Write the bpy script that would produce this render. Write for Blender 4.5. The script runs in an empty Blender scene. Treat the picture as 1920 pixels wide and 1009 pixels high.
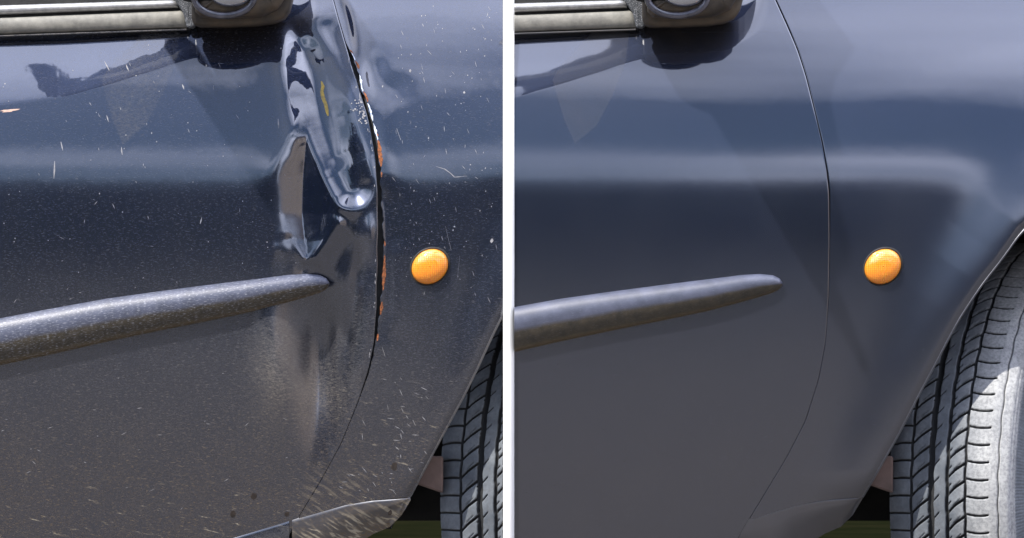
import bpy, bmesh, math, random
import numpy as np
from mathutils import Vector, Matrix
R = math.radians
random.seed(7); rng = np.random.default_rng(7)
scene = bpy.context.scene
col = scene.collection

# ------------------------------------------------------------------ camera, sky, sun, exposure
U = 0.00065                      # metres per unit of the car drawing (0.65 mm)
CX, CY = 960.0, 504.5            # drawing centre
ZC = 905.5 * U                   # camera height; the ground is z = 0
DIST = 8.0
cam_d = bpy.data.cameras.new('camera'); cam = bpy.data.objects.new('camera', cam_d); col.objects.link(cam)
cam.location = (0, -DIST, ZC); cam.rotation_euler = (R(90), 0, 0)
cam_d.sensor_width = 36; cam_d.lens = 36 * DIST / (1920 * U)
cam_d.clip_start = 0.1; cam_d.clip_end = 2000
scene.camera = cam
TOSUN = Vector((-0.42, -0.42, 0.81)).normalized()
sun_d = bpy.data.lights.new('sun', 'SUN'); sun_d.energy = 5.0; sun_d.angle = R(0.5); sun_d.color = (1, 0.95, 0.87)
sun = bpy.data.objects.new('sun', sun_d); col.objects.link(sun)
sun.rotation_euler = TOSUN.to_track_quat('Z', 'Y').to_euler(); sun.location = TOSUN * 30
world = bpy.data.worlds.new('World'); scene.world = world; world.use_nodes = True
wn = world.node_tree; wn.nodes.clear()
wout = wn.nodes.new('ShaderNodeOutputWorld'); bg = wn.nodes.new('ShaderNodeBackground'); bg.inputs['Strength'].default_value = 0.11
sky = wn.nodes.new('ShaderNodeTexSky'); sky.sky_type = 'NISHITA'; sky.sun_disc = False
sky.sun_elevation = math.asin(TOSUN.z); sky.sun_rotation = math.atan2(TOSUN.x, TOSUN.y)
sky.air_density = 1.2; sky.dust_density = 0.6
# a thin broken cloud layer: noise on the plane of the clouds, so it streaks towards the horizon as real clouds do
tc = wn.nodes.new('ShaderNodeTexCoord'); sep = wn.nodes.new('ShaderNodeSeparateXYZ'); wn.links.new(tc.outputs['Generated'], sep.inputs[0])
zc = wn.nodes.new('ShaderNodeMath'); zc.operation = 'MAXIMUM'; zc.inputs[1].default_value = 0.04; wn.links.new(sep.outputs['Z'], zc.inputs[0])
dx = wn.nodes.new('ShaderNodeMath'); dx.operation = 'DIVIDE'; wn.links.new(sep.outputs['X'], dx.inputs[0]); wn.links.new(zc.outputs[0], dx.inputs[1])
dy = wn.nodes.new('ShaderNodeMath'); dy.operation = 'DIVIDE'; wn.links.new(sep.outputs['Y'], dy.inputs[0]); wn.links.new(zc.outputs[0], dy.inputs[1])
cmb = wn.nodes.new('ShaderNodeCombineXYZ'); wn.links.new(dx.outputs[0], cmb.inputs[0]); wn.links.new(dy.outputs[0], cmb.inputs[1]); cmb.inputs[2].default_value = 14.09
cn = wn.nodes.new('ShaderNodeTexNoise'); cn.inputs['Scale'].default_value = 0.6; cn.inputs['Detail'].default_value = 5; cn.inputs['Roughness'].default_value = 0.5
wn.links.new(cmb.outputs[0], cn.inputs['Vector'])
crr = wn.nodes.new('ShaderNodeValToRGB'); crr.color_ramp.elements[0].position = 0.42; crr.color_ramp.elements[1].position = 0.68
wn.links.new(cn.outputs['Fac'], crr.inputs['Fac'])
cmix = wn.nodes.new('ShaderNodeMixRGB'); cmix.inputs['Color2'].default_value = (27, 28.5, 36, 1)
wn.links.new(crr.outputs['Color'], cmix.inputs['Fac']); wn.links.new(sky.outputs['Color'], cmix.inputs['Color1'])
wn.links.new(cmix.outputs['Color'], bg.inputs['Color']); wn.links.new(bg.outputs[0], wout.inputs['Surface'])
scene.view_settings.view_transform = 'Standard'; scene.view_settings.look = 'None'
scene.view_settings.exposure = 0.52; scene.view_settings.gamma = 1

# ------------------------------------------------------------------ helpers
def P(px, py, d=0.0):            # drawing units: right, down, out of the flank -> world metres
    return ((px - CX) * U, -d * U, ZC + (CY - py) * U)
def PA(px, py, d):
    px, py, d = np.broadcast_arrays(np.asarray(px, float), np.asarray(py, float), np.asarray(d, float))
    return np.stack([(px - CX) * U, -d * U, ZC + (CY - py) * U], -1).reshape(-1, 3)
def link(name, me, mat=None, parent=None, smooth=True):
    o = bpy.data.objects.new(name, me); col.objects.link(o)
    if mat and not me.materials: me.materials.append(mat)
    if smooth: me.polygons.foreach_set('use_smooth', [True] * len(me.polygons))
    if parent: o.parent = parent; o.matrix_parent_inverse = Matrix.Translation(-parent.location)
    return o
def raw(verts, faces, attrs=None):
    me = bpy.data.meshes.new('mesh'); v = np.asarray(verts, np.float32); f = np.asarray(faces, np.int32)
    me.vertices.add(len(v)); me.vertices.foreach_set('co', v.ravel())
    k = f.shape[1]; me.loops.add(f.size); me.loops.foreach_set('vertex_index', f.ravel())
    me.polygons.add(len(f)); me.polygons.foreach_set('loop_start', np.arange(0, f.size, k, dtype=np.int32))
    for n, a in (attrs or {}).items():
        at = me.attributes.new(n, 'FLOAT', 'POINT'); at.data.foreach_set('value', np.asarray(a, np.float32).ravel())
    me.update(calc_edges=True); me.validate()
    return me
def gridfaces(nr, nc, closed_r=False, flip=False):
    i = np.arange(nr if closed_r else nr - 1)[:, None]; j = np.arange(nc - 1)[None, :]
    a = i * nc + j; b = a + 1; c = ((i + 1) % nr) * nc + j + 1; d = ((i + 1) % nr) * nc + j
    f = np.stack([a, d, c, b] if not flip else [a, b, c, d], -1).reshape(-1, 4)
    return f
def interp(pts, t, axis=0):
    a = np.array(pts, float); return np.interp(t, a[:, axis], a[:, 1 - axis])
def sm(pts, t, axis=0, s=9.0):   # smoothed interpolation
    t = np.asarray(t, float); r = 0
    for k, w in ((-2, .1), (-1, .2), (0, .4), (1, .2), (2, .1)): r = r + w * interp(pts, t + k * s, axis)
    return r
def sstep(a, b, x):
    t = np.clip((x - a) / (b - a), 0, 1); return t * t * (3 - 2 * t)
def polydist(pts, x, y):         # signed distance (+ on the right of the travel direction), parameter 0..1 along
    pts = np.array(pts, float); best = np.full(x.shape, 1e9); sg = np.zeros(x.shape); tt = np.zeros(x.shape)
    L = np.hypot(*(pts[1:] - pts[:-1]).T); tot = L.sum(); acc = 0
    for k in range(len(pts) - 1):
        a, b = pts[k], pts[k + 1]; e = b - a
        t = np.clip(((x - a[0]) * e[0] + (y - a[1]) * e[1]) / (e @ e), 0, 1)
        qx, qy = x - a[0] - t * e[0], y - a[1] - t * e[1]; d = np.hypot(qx, qy)
        cr = -(e[0] * qy - e[1] * qx); m = d < best
        best = np.where(m, d, best); sg = np.where(m, np.sign(cr), sg); tt = np.where(m, (acc + t * L[k]) / tot, tt); acc += L[k]
    return best * sg, tt
def tagthing(o, label, cat, group=None, kind=None):
    if label: o['label'] = label
    if cat: o['category'] = cat
    if group: o['group'] = group
    if kind: o['kind'] = kind
    return o
def empty(name, loc=(0, 0, 0)):
    o = bpy.data.objects.new(name, None); col.objects.link(o); o.location = loc; o.empty_display_size = .1; return o
def box_mesh(x0, x1, y0, y1, z0, z1, bev=0.0, seg=2):
    bm = bmesh.new(); bmesh.ops.create_cube(bm, size=1)
    for v in bm.verts: v.co = Vector(((x0 + x1) / 2 + v.co.x * (x1 - x0), (y0 + y1) / 2 + v.co.y * (y1 - y0), (z0 + z1) / 2 + v.co.z * (z1 - z0)))
    if bev: bmesh.ops.bevel(bm, geom=bm.edges[:], offset=bev, segments=seg, affect='EDGES', profile=.5)
    me = bpy.data.meshes.new('mesh'); bm.to_mesh(me); bm.free(); return me

# ------------------------------------------------------------------ materials
class NT:
    def __init__(s, name):
        s.m = bpy.data.materials.new(name); s.m.use_nodes = True; s.t = s.m.node_tree
        s.b = s.t.nodes['Principled BSDF']; s.o = s.t.nodes['Material Output']
        s.c = s.t.nodes.new('ShaderNodeTexCoord')
    def n(s, typ, **kw):
        nd = s.t.nodes.new('ShaderNode' + typ)
        for k, v in kw.items(): setattr(nd, k, v)
        return nd
    def l(s, a, b): s.t.links.new(a, b)
    def val(s, nd, **kw):
        for k, v in kw.items(): nd.inputs[k.replace('_', ' ')].default_value = v
        return nd
    def map(s, scale=(1, 1, 1), rot=(0, 0, 0), loc=(0, 0, 0)):
        m = s.n('Mapping'); m.inputs['Scale'].default_value = scale; m.inputs['Rotation'].default_value = rot; m.inputs['Location'].default_value = loc
        s.l(s.c.outputs['Object'], m.inputs['Vector']); return m.outputs[0]
    def noise(s, scale, detail=4, rough=.5, vec=None, dist=0):
        nd = s.n('TexNoise'); nd.inputs['Scale'].default_value = scale; nd.inputs['Detail'].default_value = detail
        nd.inputs['Roughness'].default_value = rough; nd.inputs['Distortion'].default_value = dist
        s.l(vec if vec is not None else s.c.outputs['Object'], nd.inputs['Vector']); return nd.outputs['Fac']
    def ramp(s, fac, *stops):
        r = s.n('ValToRGB'); e = r.color_ramp.elements
        for i, (p, c) in enumerate(stops):
            c = (c, c, c, 1) if not isinstance(c, tuple) else (*c, 1)
            if i < 2: e[i].position = p; e[i].color = c
            else: x = e.new(p); x.color = c
        s.l(fac, r.inputs['Fac']); return r.outputs['Color']
    def math(s, op, a, b=None, clamp=False):
        m = s.n('Math', operation=op, use_clamp=clamp)
        for i, v in enumerate((a, b)):
            if v is None: continue
            if isinstance(v, (int, float)): m.inputs[i].default_value = v
            else: s.l(v, m.inputs[i])
        return m.outputs[0]
    def mix(s, fac, a, b, blend='MIX'):
        m = s.n('MixRGB', blend_type=blend)
        for k, v in (('Fac', fac), ('Color1', a), ('Color2', b)):
            if isinstance(v, (int, float)): m.inputs[k].default_value = v if k == 'Fac' else (v, v, v, 1)
            elif isinstance(v, tuple): m.inputs[k].default_value = (*v, 1)
            else: s.l(v, m.inputs[k])
        return m.outputs[0]
    def attr(s, name):
        a = s.n('Attribute'); a.attribute_name = name; return a.outputs['Fac']
    def bump(s, h, strength=.3, dist=.001, normal=None):
        b = s.n('Bump'); b.inputs['Strength'].default_value = strength; b.inputs['Distance'].default_value = dist; s.l(h, b.inputs['Height'])
        if normal is not None: s.l(normal, b.inputs['Normal'])
        return b.outputs[0]

def paint(name, dirty):
    """navy metallic paint under clear coat, with road dirt, painted-in light, fine scratches and spatter lying on it"""
    s = NT(name); b = s.b
    flake = s.noise(2600, 1)
    basec = s.mix(s.ramp(flake, (.35, .0), (.75, 1.)), (.0015, .0055, .018), (.006, .015, .050))
    b.inputs['Metallic'].default_value = .75; b.inputs['Roughness'].default_value = .38
    s.l(basec, b.inputs['Base Color'])
    b.inputs['Coat Weight'].default_value = 1; b.inputs['Coat IOR'].default_value = 2.05
    blot = s.noise(9, 5, .6)
    s.l(s.math('ADD', s.ramp(blot, (.35, .015 if dirty else .03), (.75, .05 if dirty else .07)), s.attr('dull')), b.inputs['Coat Roughness'])
    pee = s.noise(38, 2, .5); fine = s.noise(900, 2)
    bn = s.bump(pee, .5, .0003 if dirty else .00012)
    s.l(bn, b.inputs['Coat Normal']); s.l(bn, b.inputs['Normal'])
    # dust layer, with painted light carried in the same mask
    dattr = s.attr('dust_light')
    grain = s.noise(700, 4, .7)
    cloud = s.noise(16, 6, .62, dist=.4)
    dirt_light = s.math('MULTIPLY', dattr, s.ramp(cloud, (.25, .55 if dirty else .8), (.75, 1.5 if dirty else 1.2)))
    if dirty:
        g = s.ramp(grain, (.38, .55), (.62, 1.55))
    else:
        g = s.ramp(grain, (.38, .9), (.62, 1.12))
    dirt_light = s.math('MULTIPLY', dirt_light, g, True)
    if dirty:
        for sc_, ro_ in (((120, 1, 520), R(14)), ((160, 1, 480), R(-25))):
            mq = s.map(rot=(0, ro_, 0)); mq2 = s.n('Mapping'); mq2.inputs['Scale'].default_value = sc_; s.l(mq, mq2.inputs['Vector'])
            dirt_light = s.math('MULTIPLY', dirt_light, s.ramp(s.noise(1, 4, .7, vec=mq2.outputs[0]), (.34, .35), (.68, 1.75)), True)
    # fine scratches: short pale strokes running along the flank
    tot = dirt_light
    lay = [((160, 1, 900), (0, R(9), 0), .68, .76, .5), ((150, 1, 760), (0, R(-16), 0), .69, .77, .45), ((260, 1, 1300), (0, R(24), 0), .67, .78, .4), ((420, 1, 1500), (0, R(-35), 0), .68, .78, .35)]
    if not dirty: lay = [((160, 1, 900), (0, R(9), 0), .735, .80, .22)]
    for sc, rot, lo, hi, amt in lay:
        mp0 = s.map(rot=rot)
        mp = s.n('Mapping'); mp.inputs['Scale'].default_value = sc; s.l(mp0, mp.inputs['Vector'])
        nz = s.noise(1, 1, .4, vec=mp.outputs[0])
        st = s.ramp(nz, (lo - .04, 0.), (hi, 1.))
        amtm = s.math('MULTIPLY', s.math('MULTIPLY', st, amt), s.math('ADD', s.math('MULTIPLY', s.attr('wear'), 1.0), .10 if dirty else .05))
        tot = s.math('ADD', tot, amtm, True)
    warm = s.attr('mud')
    dcol = s.mix(warm, (.20, .20, .205), (.19, .14, .085))
    dcol = s.mix(s.ramp(s.noise(45, 5, .7), (.35, 0.), (.7, .55)), dcol, (.20, .17, .14))
    if dirty:                                     # spatter: pale mud flecks dragged backwards low on the panel
        m0 = s.map(rot=(0, R(-14), 0)); mp = s.n('Mapping'); mp.inputs['Scale'].default_value = (34, 1, 190); s.l(m0, mp.inputs['Vector'])
        sp = s.ramp(s.noise(1, 5, .68, vec=mp.outputs[0]), (.60, 0.), (.70, 1.))
        spm = s.math('MULTIPLY', sp, s.attr('spatter'), True)
        m3 = s.map(rot=(0, R(-33), 0)); mp3 = s.n('Mapping'); mp3.inputs['Scale'].default_value = (30, 1, 210); s.l(m3, mp3.inputs['Vector'])
        sp3 = s.ramp(s.noise(1, 5, .6, vec=mp3.outputs[0]), (.50, 0.), (.60, 1.))
        spm = s.math('ADD', spm, s.math('MULTIPLY', sp3, s.attr('smear')), True)
        dcol = s.mix(spm, dcol, (.42, .38, .30)); tot = s.math('ADD', tot, s.math('MULTIPLY', spm, .75), True)
    d = s.n('BsdfDiffuse'); s.l(dcol, d.inputs['Color']); d.inputs['Roughness'].default_value = .8
    mx = s.n('MixShader'); s.l(tot, mx.inputs[0]); s.l(b.outputs[0], mx.inputs[1]); s.l(d.outputs[0], mx.inputs[2])
    s.l(mx.outputs[0], s.o.inputs['Surface'])
    return s.m
def simple(name, c1, c2=None, rough=.6, scale=60, metal=0, coat=0, bump=0, bscale=None, spec=.5, detail=5, lo=.35, hi=.65):
    s = NT(name); b = s.b
    if c2: s.l(s.mix(s.ramp(s.noise(scale, detail, .6), (lo, 0.), (hi, 1.)), c1, c2), b.inputs['Base Color'])
    else: b.inputs['Base Color'].default_value = (*c1, 1)
    b.inputs['Roughness'].default_value = rough; b.inputs['Metallic'].default_value = metal; b.inputs['Coat Weight'].default_value = coat
    b.inputs['Specular IOR Level'].default_value = spec
    if bump: s.l(s.bump(s.noise(bscale or scale, 5, .6), bump, .001), b.inputs['Normal'])
    return s.m
M = {}
M['paint_dirty'] = paint('scratched navy paint', True)
M['paint_clean'] = paint('polished navy paint', False)
M['trim'] = simple('dusty grey rubber trim', (.17, .165, .15), (.27, .26, .23), .6, 70, bump=.3, bscale=500)
M['bright_trim'] = simple('satin aluminium trim', (.35, .35, .36), (.52, .52, .52), .38, 120, metal=.5, bump=.1)
M['black'] = simple('black rubber seal', (.008, .008, .009), (.02, .02, .02), .7, 80)
M['plastic'] = simple('weathered black plastic', (.035, .028, .022), (.09, .066, .042), .5, 45, bump=.35, bscale=700)
M['speckle'] = simple('speckled grey plastic', (.05, .055, .065), (.36, .37, .40), .6, 900, lo=.52, hi=.66)
M['gloss_plastic'] = simple('glossy dark plastic', (.03, .03, .04), (.10, .095, .12), .16, 60, coat=1)
M['silver'] = simple('silver mirror cap', (.55, .56, .6), (.42, .43, .48), .13, 40, metal=.9)
M['rust'] = simple('bright rust', (.34, .105, .03), (.07, .028, .014), .85, 420, bump=.8, bscale=500)
M['bare'] = simple('bare scraped metal and primer', (.75, .78, .85), (.35, .42, .55), .45, 260, metal=.3)
M['yellow'] = simple('yellow paint transfer', (.48, .33, .05), (.22, .17, .06), .55, 300)
M['scratch'] = simple('pale scratched primer', (.30, .29, .29), (.16, .16, .18), .7, 400)
M['chip'] = simple('peach filler showing through a chip', (.55, .36, .27), (.40, .28, .24), .8, 300)
M['spot'] = simple('dark tar spot', (.012, .008, .006), (.03, .02, .015), .5, 300)
M['board'] = simple('matt white view border', (.88, .88, .88), (.84, .84, .84), .7, 9)
M['white_line'] = M['scratch']
def mk_glass():
    s = NT('side window glass'); b = s.b; b.inputs['Base Color'].default_value = (.35, .5, .55, 1)
    b.inputs['Roughness'].default_value = .03; b.inputs['Transmission Weight'].default_value = .5; b.inputs['Coat Weight'].default_value = 1; return s.m
M['glass'] = mk_glass()
def mk_molding(name, k):
    s = NT(name); b = s.b
    tv = s.attr('across')
    base = s.mix(s.ramp(s.noise(60, 5), (.3, 0.), (.7, 1.)), (.048, .054, .08), (.08, .088, .13))
    mud = s.mix(s.ramp(s.noise(90, 5, .7), (.3, 0.), (.7, 1.)), (.022, .019, .015), (.065, .052, .032))
    c = s.mix(s.ramp(s.math('ADD', tv, s.math('MULTIPLY', s.noise(30, 3), .15)), (.56, 0.), (.66, 1.)), base, mud)
    c = s.mix(s.math('MULTIPLY', s.ramp(tv, (.86, 0.), (.97, 1.)), .6), c, (.14, .10, .045))
    mp = s.map(rot=(0, R(8), 0)); m2 = s.n('Mapping'); m2.inputs['Scale'].default_value = (220, 1, 1300); s.l(mp, m2.inputs['Vector'])
    c = s.mix(s.math('MULTIPLY', s.ramp(s.noise(1, 2, .5, vec=m2.outputs[0]), (.56, 0.), (.72, 1.)), .8 * k), c, (.36, .37, .42))
    s.l(c, b.inputs['Base Color']); b.inputs['Roughness'].default_value = .42; b.inputs['Coat Weight'].default_value = .3; b.inputs['Coat Roughness'].default_value = .3
    s.l(s.bump(s.noise(800, 3), .25 * k, .0006), b.inputs['Normal']); return s.m
M['molding_dirty'] = mk_molding('scuffed moulding', 1.); M['molding_clean'] = mk_molding('clean moulding', .15)
def mk_lens():
    s = NT('amber indicator lens'); b = s.b
    v = s.n('TexVoronoi', feature='F1'); v.inputs['Scale'].default_value = 1; v.inputs['Randomness'].default_value = 0
    mp = s.map(scale=(420, 1, 420)); s.l(mp, v.inputs['Vector'])
    dots = s.ramp(v.outputs['Distance'], (.15, 1.), (.55, 0.))
    c = s.mix(dots, (.85, .24, .008), (1., .38, .02))
    s.l(c, b.inputs['Base Color']); b.inputs['Roughness'].default_value = .28
    b.inputs['Subsurface Weight'].default_value = .5; b.inputs['Subsurface Radius'].default_value = (1, .4, .05); b.inputs['Subsurface Scale'].default_value = .008
    b.inputs['Coat Weight'].default_value = 1; b.inputs['Coat Roughness'].default_value = .04; b.inputs['Coat IOR'].default_value = 1.6
    s.l(s.bump(dots, .4, .0006), b.inputs['Normal']); return s.m
M['lens'] = mk_lens()
def mk_tyre():
    s = NT('dusty tyre rubber with painted sunlight'); b = s.b
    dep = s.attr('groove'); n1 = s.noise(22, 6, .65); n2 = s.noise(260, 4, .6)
    c = s.mix(s.ramp(n1, (.3, 0.), (.7, 1.)), (.06, .073, .09), (.19, .21, .235))
    c = s.mix(s.math('MULTIPLY', s.attr('pale'), .85), c, s.mix(s.ramp(n1, (.3, 0.), (.7, 1.)), (.34, .345, .35), (.50, .50, .49)))  # shoulder pale as in sun, tread bluish dark as in shade: light painted in
    c = s.mix(s.math('MULTIPLY', s.ramp(n2, (.35, 1.), (.6, 0.)), .5), c, (.10, .105, .115))
    c = s.mix(s.ramp(dep, (.15, 0.), (.6, 1.)), c, (.016, .017, .019))  # grooves also darkened in colour, as occlusion
    s.l(c, b.inputs['Base Color']); b.inputs['Roughness'].default_value = .85
    s.l(s.bump(n2, .5, .0008), b.inputs['Normal']); return s.m
M['tyre'] = mk_tyre()
M['liner'] = simple('black wheel arch liner', (.006, .006, .006), (.015, .014, .012), .9, 30)
M['rim'] = simple('steel wheel', (.3, .3, .31), (.4, .4, .4), .4, 40, metal=.8)
M['pink'] = simple('sunlit far ground', (.17, .115, .10), (.10, .07, .06), .7, 30)

# ------------------------------------------------------------------ flank shape
# tilt of the flank from vertical (degrees, + looks up) down the section; integrated to a bulge
TILT = [(-400, 62), (-200, 50), (-60, 35), (0, 31), (60, 28), (100, 26), (150, 23), (200, 20), (240, 17), (290, 14.5), (325, 10.6), (345, 8.2), (370, 5.6), (450, 3.2), (560, 0.8), (700, -2.5), (850, -5), (1040, -8), (1300, -10)]
_ys = np.arange(-400, 1301, 1.0)
_h = np.cumsum(np.tan(np.radians(interp(TILT, _ys)))); _h -= _h[np.searchsorted(_ys, 560)]
def section(y): return np.interp(y, _ys, _h)
SHOULDER = [(-200, 214), (0, 198), (60, 190), (105, 184), (150, 172), (230, 148), (320, 120), (350, 108), (390, 98), (480, 92), (545, 78), (600, 40), (640, -30), (1300, -60)]
ARCH = [(943 + 60, 470), (990, 500), (943, 588), (920, 635), (895, 690), (868, 745), (838, 800), (806, 860), (768, 932)]   # left car
ARCH_CLEAN = [(1440, 344), (1320, 340), (1250, 344), (1180, 360), (1120, 392), (1920 - 850, 430), (1880 - 850, 486), (1840 - 850, 536), (1800 - 850, 596), (1775 - 850, 642), (1750 - 850, 690), (1722 - 850, 742), (1690 - 850, 806), (1655 - 850, 868), (1618 - 850, 934)]
def base_h(x, y, clean):
    h = section(y)
    # crisp fold under the window: above it the panel leans back at a steady angle
    ysh = sm(SHOULDER, x, s=14); up = ysh - y
    fade = 1 - sstep(540, 600, x)
    h = h - fade * 0.155 * (np.sqrt(np.maximum(up, 0) ** 2 + 16) - 4) * (up > 0)
    # plan curvature towards the front
    h = h - (.00006 if clean else .00001) * np.maximum(x - 300, 0) ** 2
    # wheel arch flare
    arch = ARCH_CLEAN if clean else ARCH
    d, t = polydist(arch, x, y); d = np.abs(d)
    h = h + (23 if clean else 10) * np.exp(-(d / (88 if clean else 62)) ** 2) * sstep(560, 760, x) * sstep(980, 880, y)
    h = h - 5 * np.exp(-(d / 7.) ** 1.6)
    return h
def chaikin(p, n=2):
    p = np.array(p, float)
    for _ in range(n):
        q = [p[0]]
        for a, b in zip(p[:-1], p[1:]): q += [a * .75 + b * .25, a * .25 + b * .75]
        p = np.array(q + [p[-1]])
    return p
def groove_line(x, y, pts, amp, wl, wr, sharp=2.5, ends=.12, taper=False):
    p = chaikin(pts); mg = 5 * max(wl, wr); out = np.zeros_like(x)
    m_ = (x > p[:, 0].min() - mg) & (x < p[:, 0].max() + mg) & (y > p[:, 1].min() - mg) & (y < p[:, 1].max() + mg)
    if m_.any(): out[m_] = groove_raw(x[m_], y[m_], p, amp, wl, wr, sharp, ends, taper)
    return out
def groove_raw(x, y, pts, amp, wl, wr, sharp, ends, taper):
    d, t = polydist(pts, x, y)
    w = np.where(d < 0, wl, wr) * (1 if not taper else np.clip((1 - t) / .5, .12, 1)) ; ad = np.sqrt(d * d + sharp * sharp) - sharp
    e0, e1 = ends if isinstance(ends, tuple) else (ends, ends)
    env = sstep(0, e0, t) * sstep(1, 1 - e1, t)
    return amp * env * np.exp(-(ad / w) ** 1.25)
def ell(x, y, cx, cy, rx, ry, rot=0, p=1.0):
    c, s = math.cos(R(rot)), math.sin(R(rot)); a = (x - cx) * c + (y - cy) * s; b = -(x - cx) * s + (y - cy) * c
    return np.exp(-((a / rx) ** 2 + (b / ry) ** 2) ** p)
def dents_door(x, y):
    h = np.zeros_like(x)
    # A: long spoon shaped dent beside the door edge
    ax = [(556, 30), (574, 110), (600, 210), (632, 300), (660, 352)]
    d, t = polydist(chaikin(ax), x, y); w = np.interp(t, [0, .25, .6, .85, 1], [16, 36, 44, 40, 30])
    q = np.abs(d) / w; h -= 14 * np.exp(-q ** 2.6 * 1.1) * sstep(-.02, .25, t)
    h += 2 * np.exp(-((q - 1.4) / .35) ** 2) * sstep(.05, .4, t)
    # inner crease of the spoon, wavy
    ic = [(562, 62), (568, 100), (588, 150), (596, 200), (614, 262), (640, 322)]
    h += groove_line(x, y, ic, -3, 10, 22, 3)
    h += groove_line(x, y, [(576, 185), (548, 238), (522, 300), (512, 380)], 3, 22, 16, 4, .3)
    # C: ridges fanning from the point
    h += groove_line(x, y, [(578, 498), (545, 470), (505, 462)], 3, 24, 20, 3, .2)
    h += groove_line(x, y, [(578, 498), (612, 450), (650, 405)], 4, 22, 30, 3, .2)
    h += groove_line(x, y, [(540, 430), (560, 500), (585, 512)], -4, 14, 16, 4, .2)
    # D: soft hollows below the moulding, ridge along the door edge
    yy = np.where(y < 640, (y - 640) / 110., (y - 640) / 200.); h -= 40 * np.exp(-((x - 602) / 44) ** 2 - yy ** 2)
    h -= 5 * ell(x, y, 592, 668, 42, 92, -6, 1.3)
    h += 10 * ell(x, y, 512, 660, 26, 95, -8)
    h += groove_line(x, y, [(684, 430), (664, 560), (652, 660), (650, 770)], -14, 12, 18, 4, (.25, .55))
    h += groove_line(x, y, [(692, 380), (690, 500), (684, 640), (668, 740)], 5, 12, 10, 4, .15)
    h -= 9 * ell(x, y, 640, 470, 26, 60, 20)
    # E: buckling above, around the mirror corner
    h -= 5 * ell(x, y, 545, 62, 20, 46, -25); h += 5 * ell(x, y, 602, 22, 34, 22, -10)
    h -= 4 * ell(x, y, 628, 100, 22, 80, -12); h += 4 * ell(x, y, 560, 120, 60, 60)
    h -= 2 * ell(x, y, 660, 250, 16, 90, -12)
    h += .25 * np.sin(y / 17. + x / 40.) * ell(x, y, 640, 220, 40, 150, -12)
    return h
def dents_fender(x, y):
    h = np.zeros_like(x)
    h -= 9 * ell(x, y, 642, 40, 15, 62, -14, 1.4)
    h += 6 * ell(x, y, 676, 170, 22, 60, -12); h -= 5 * ell(x, y, 700, 130, 22, 30)
    h -= 5 * ell(x, y, 735, 165, 34, 26); h += 4 * ell(x, y, 720, 260, 16, 60, -6)
    h += groove_line(x, y, [(716, 320), (728, 430), (728, 560), (712, 660)], -9, 12, 22, 4, .2)
    h += groove_line(x, y, [(742, 440), (744, 560), (736, 640)], 4, 18, 22, 5, .2)
    h -= 6 * ell(x, y, 868, 590, 26, 100, 10, 1.3); h += 3 * ell(x, y, 820, 660, 40, 120, 8)
    return h * .5 + .5 * np.sin(y / 60. + x / 90.) + .00016 * np.maximum(x - 800, 0) ** 2 * sstep(430, 300, y)
GAP_D = [(-60, 606), (-20, 616), (30, 630), (85, 646), (130, 660), (200, 683), (260, 697), (320, 705), (400, 708), (500, 707), (600, 704), (650, 699), (690, 691), (750, 672), (830, 640), (900, 602), (975, 556), (1010, 538), (1060, 512)]
GAP_F = [(-60, 607.5), (-20, 617.5), (30, 631.5), (78, 646), (100, 658), (130, 670), (165, 676), (200, 690), (260, 706), (320, 713), (400, 717), (470, 720), (540, 717), (600, 711), (650, 704), (700, 692), (750, 674), (830, 642), (900, 604), (975, 558), (1010, 540), (1060, 514)]
GAP_C = [(-60, 596), (-20, 604), (0, 612), (40, 629), (90, 649), (140, 664), (210, 680), (270, 693), (320, 701), (360, 705), (450, 705.5), (560, 703.5), (640, 698), (710, 685), (790, 660), (860, 624), (930, 582), (990, 546), (1060, 508)]
def fold(x, y, h):           # B: sharp V fold: two flat facets cut into the panel, closing to a point at the bottom
    hv = sm([(120, -90), (180, -66), (205, -54), (235, -43), (300, -35.5), (400, -25), (450, -17), (480, -10), (500, -3), (513, 10), (530, 30)], y, s=3)
    xv = sm([(100, 577), (180, 576), (250, 575), (330, 568), (400, 566), (497, 577), (600, 590)], y, s=8)
    kx = 1 + .3 * sstep(420, 520, y); d = (x - xv) * kx; v = hv + np.where(d > 0, .29 * d, -.46 * d) - .0021 * np.where(d < 0, np.minimum(d * d, 8000), 0)
    k = 6.0; t = np.clip(.5 + .5 * (h - v) / k, 0, 1)
    return h * (1 - t) + v * t - k * t * (1 - t) * .6
def flank(x, y, clean, part):
    h = base_h(x, y, clean)
    if not clean: h = fold(x, y, h + dents_door(x, y)) if part == 'door' else h + dents_fender(x, y)
    else: h = h + .5 * np.sin(x / 120. + y / 210.)
    return h
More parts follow.
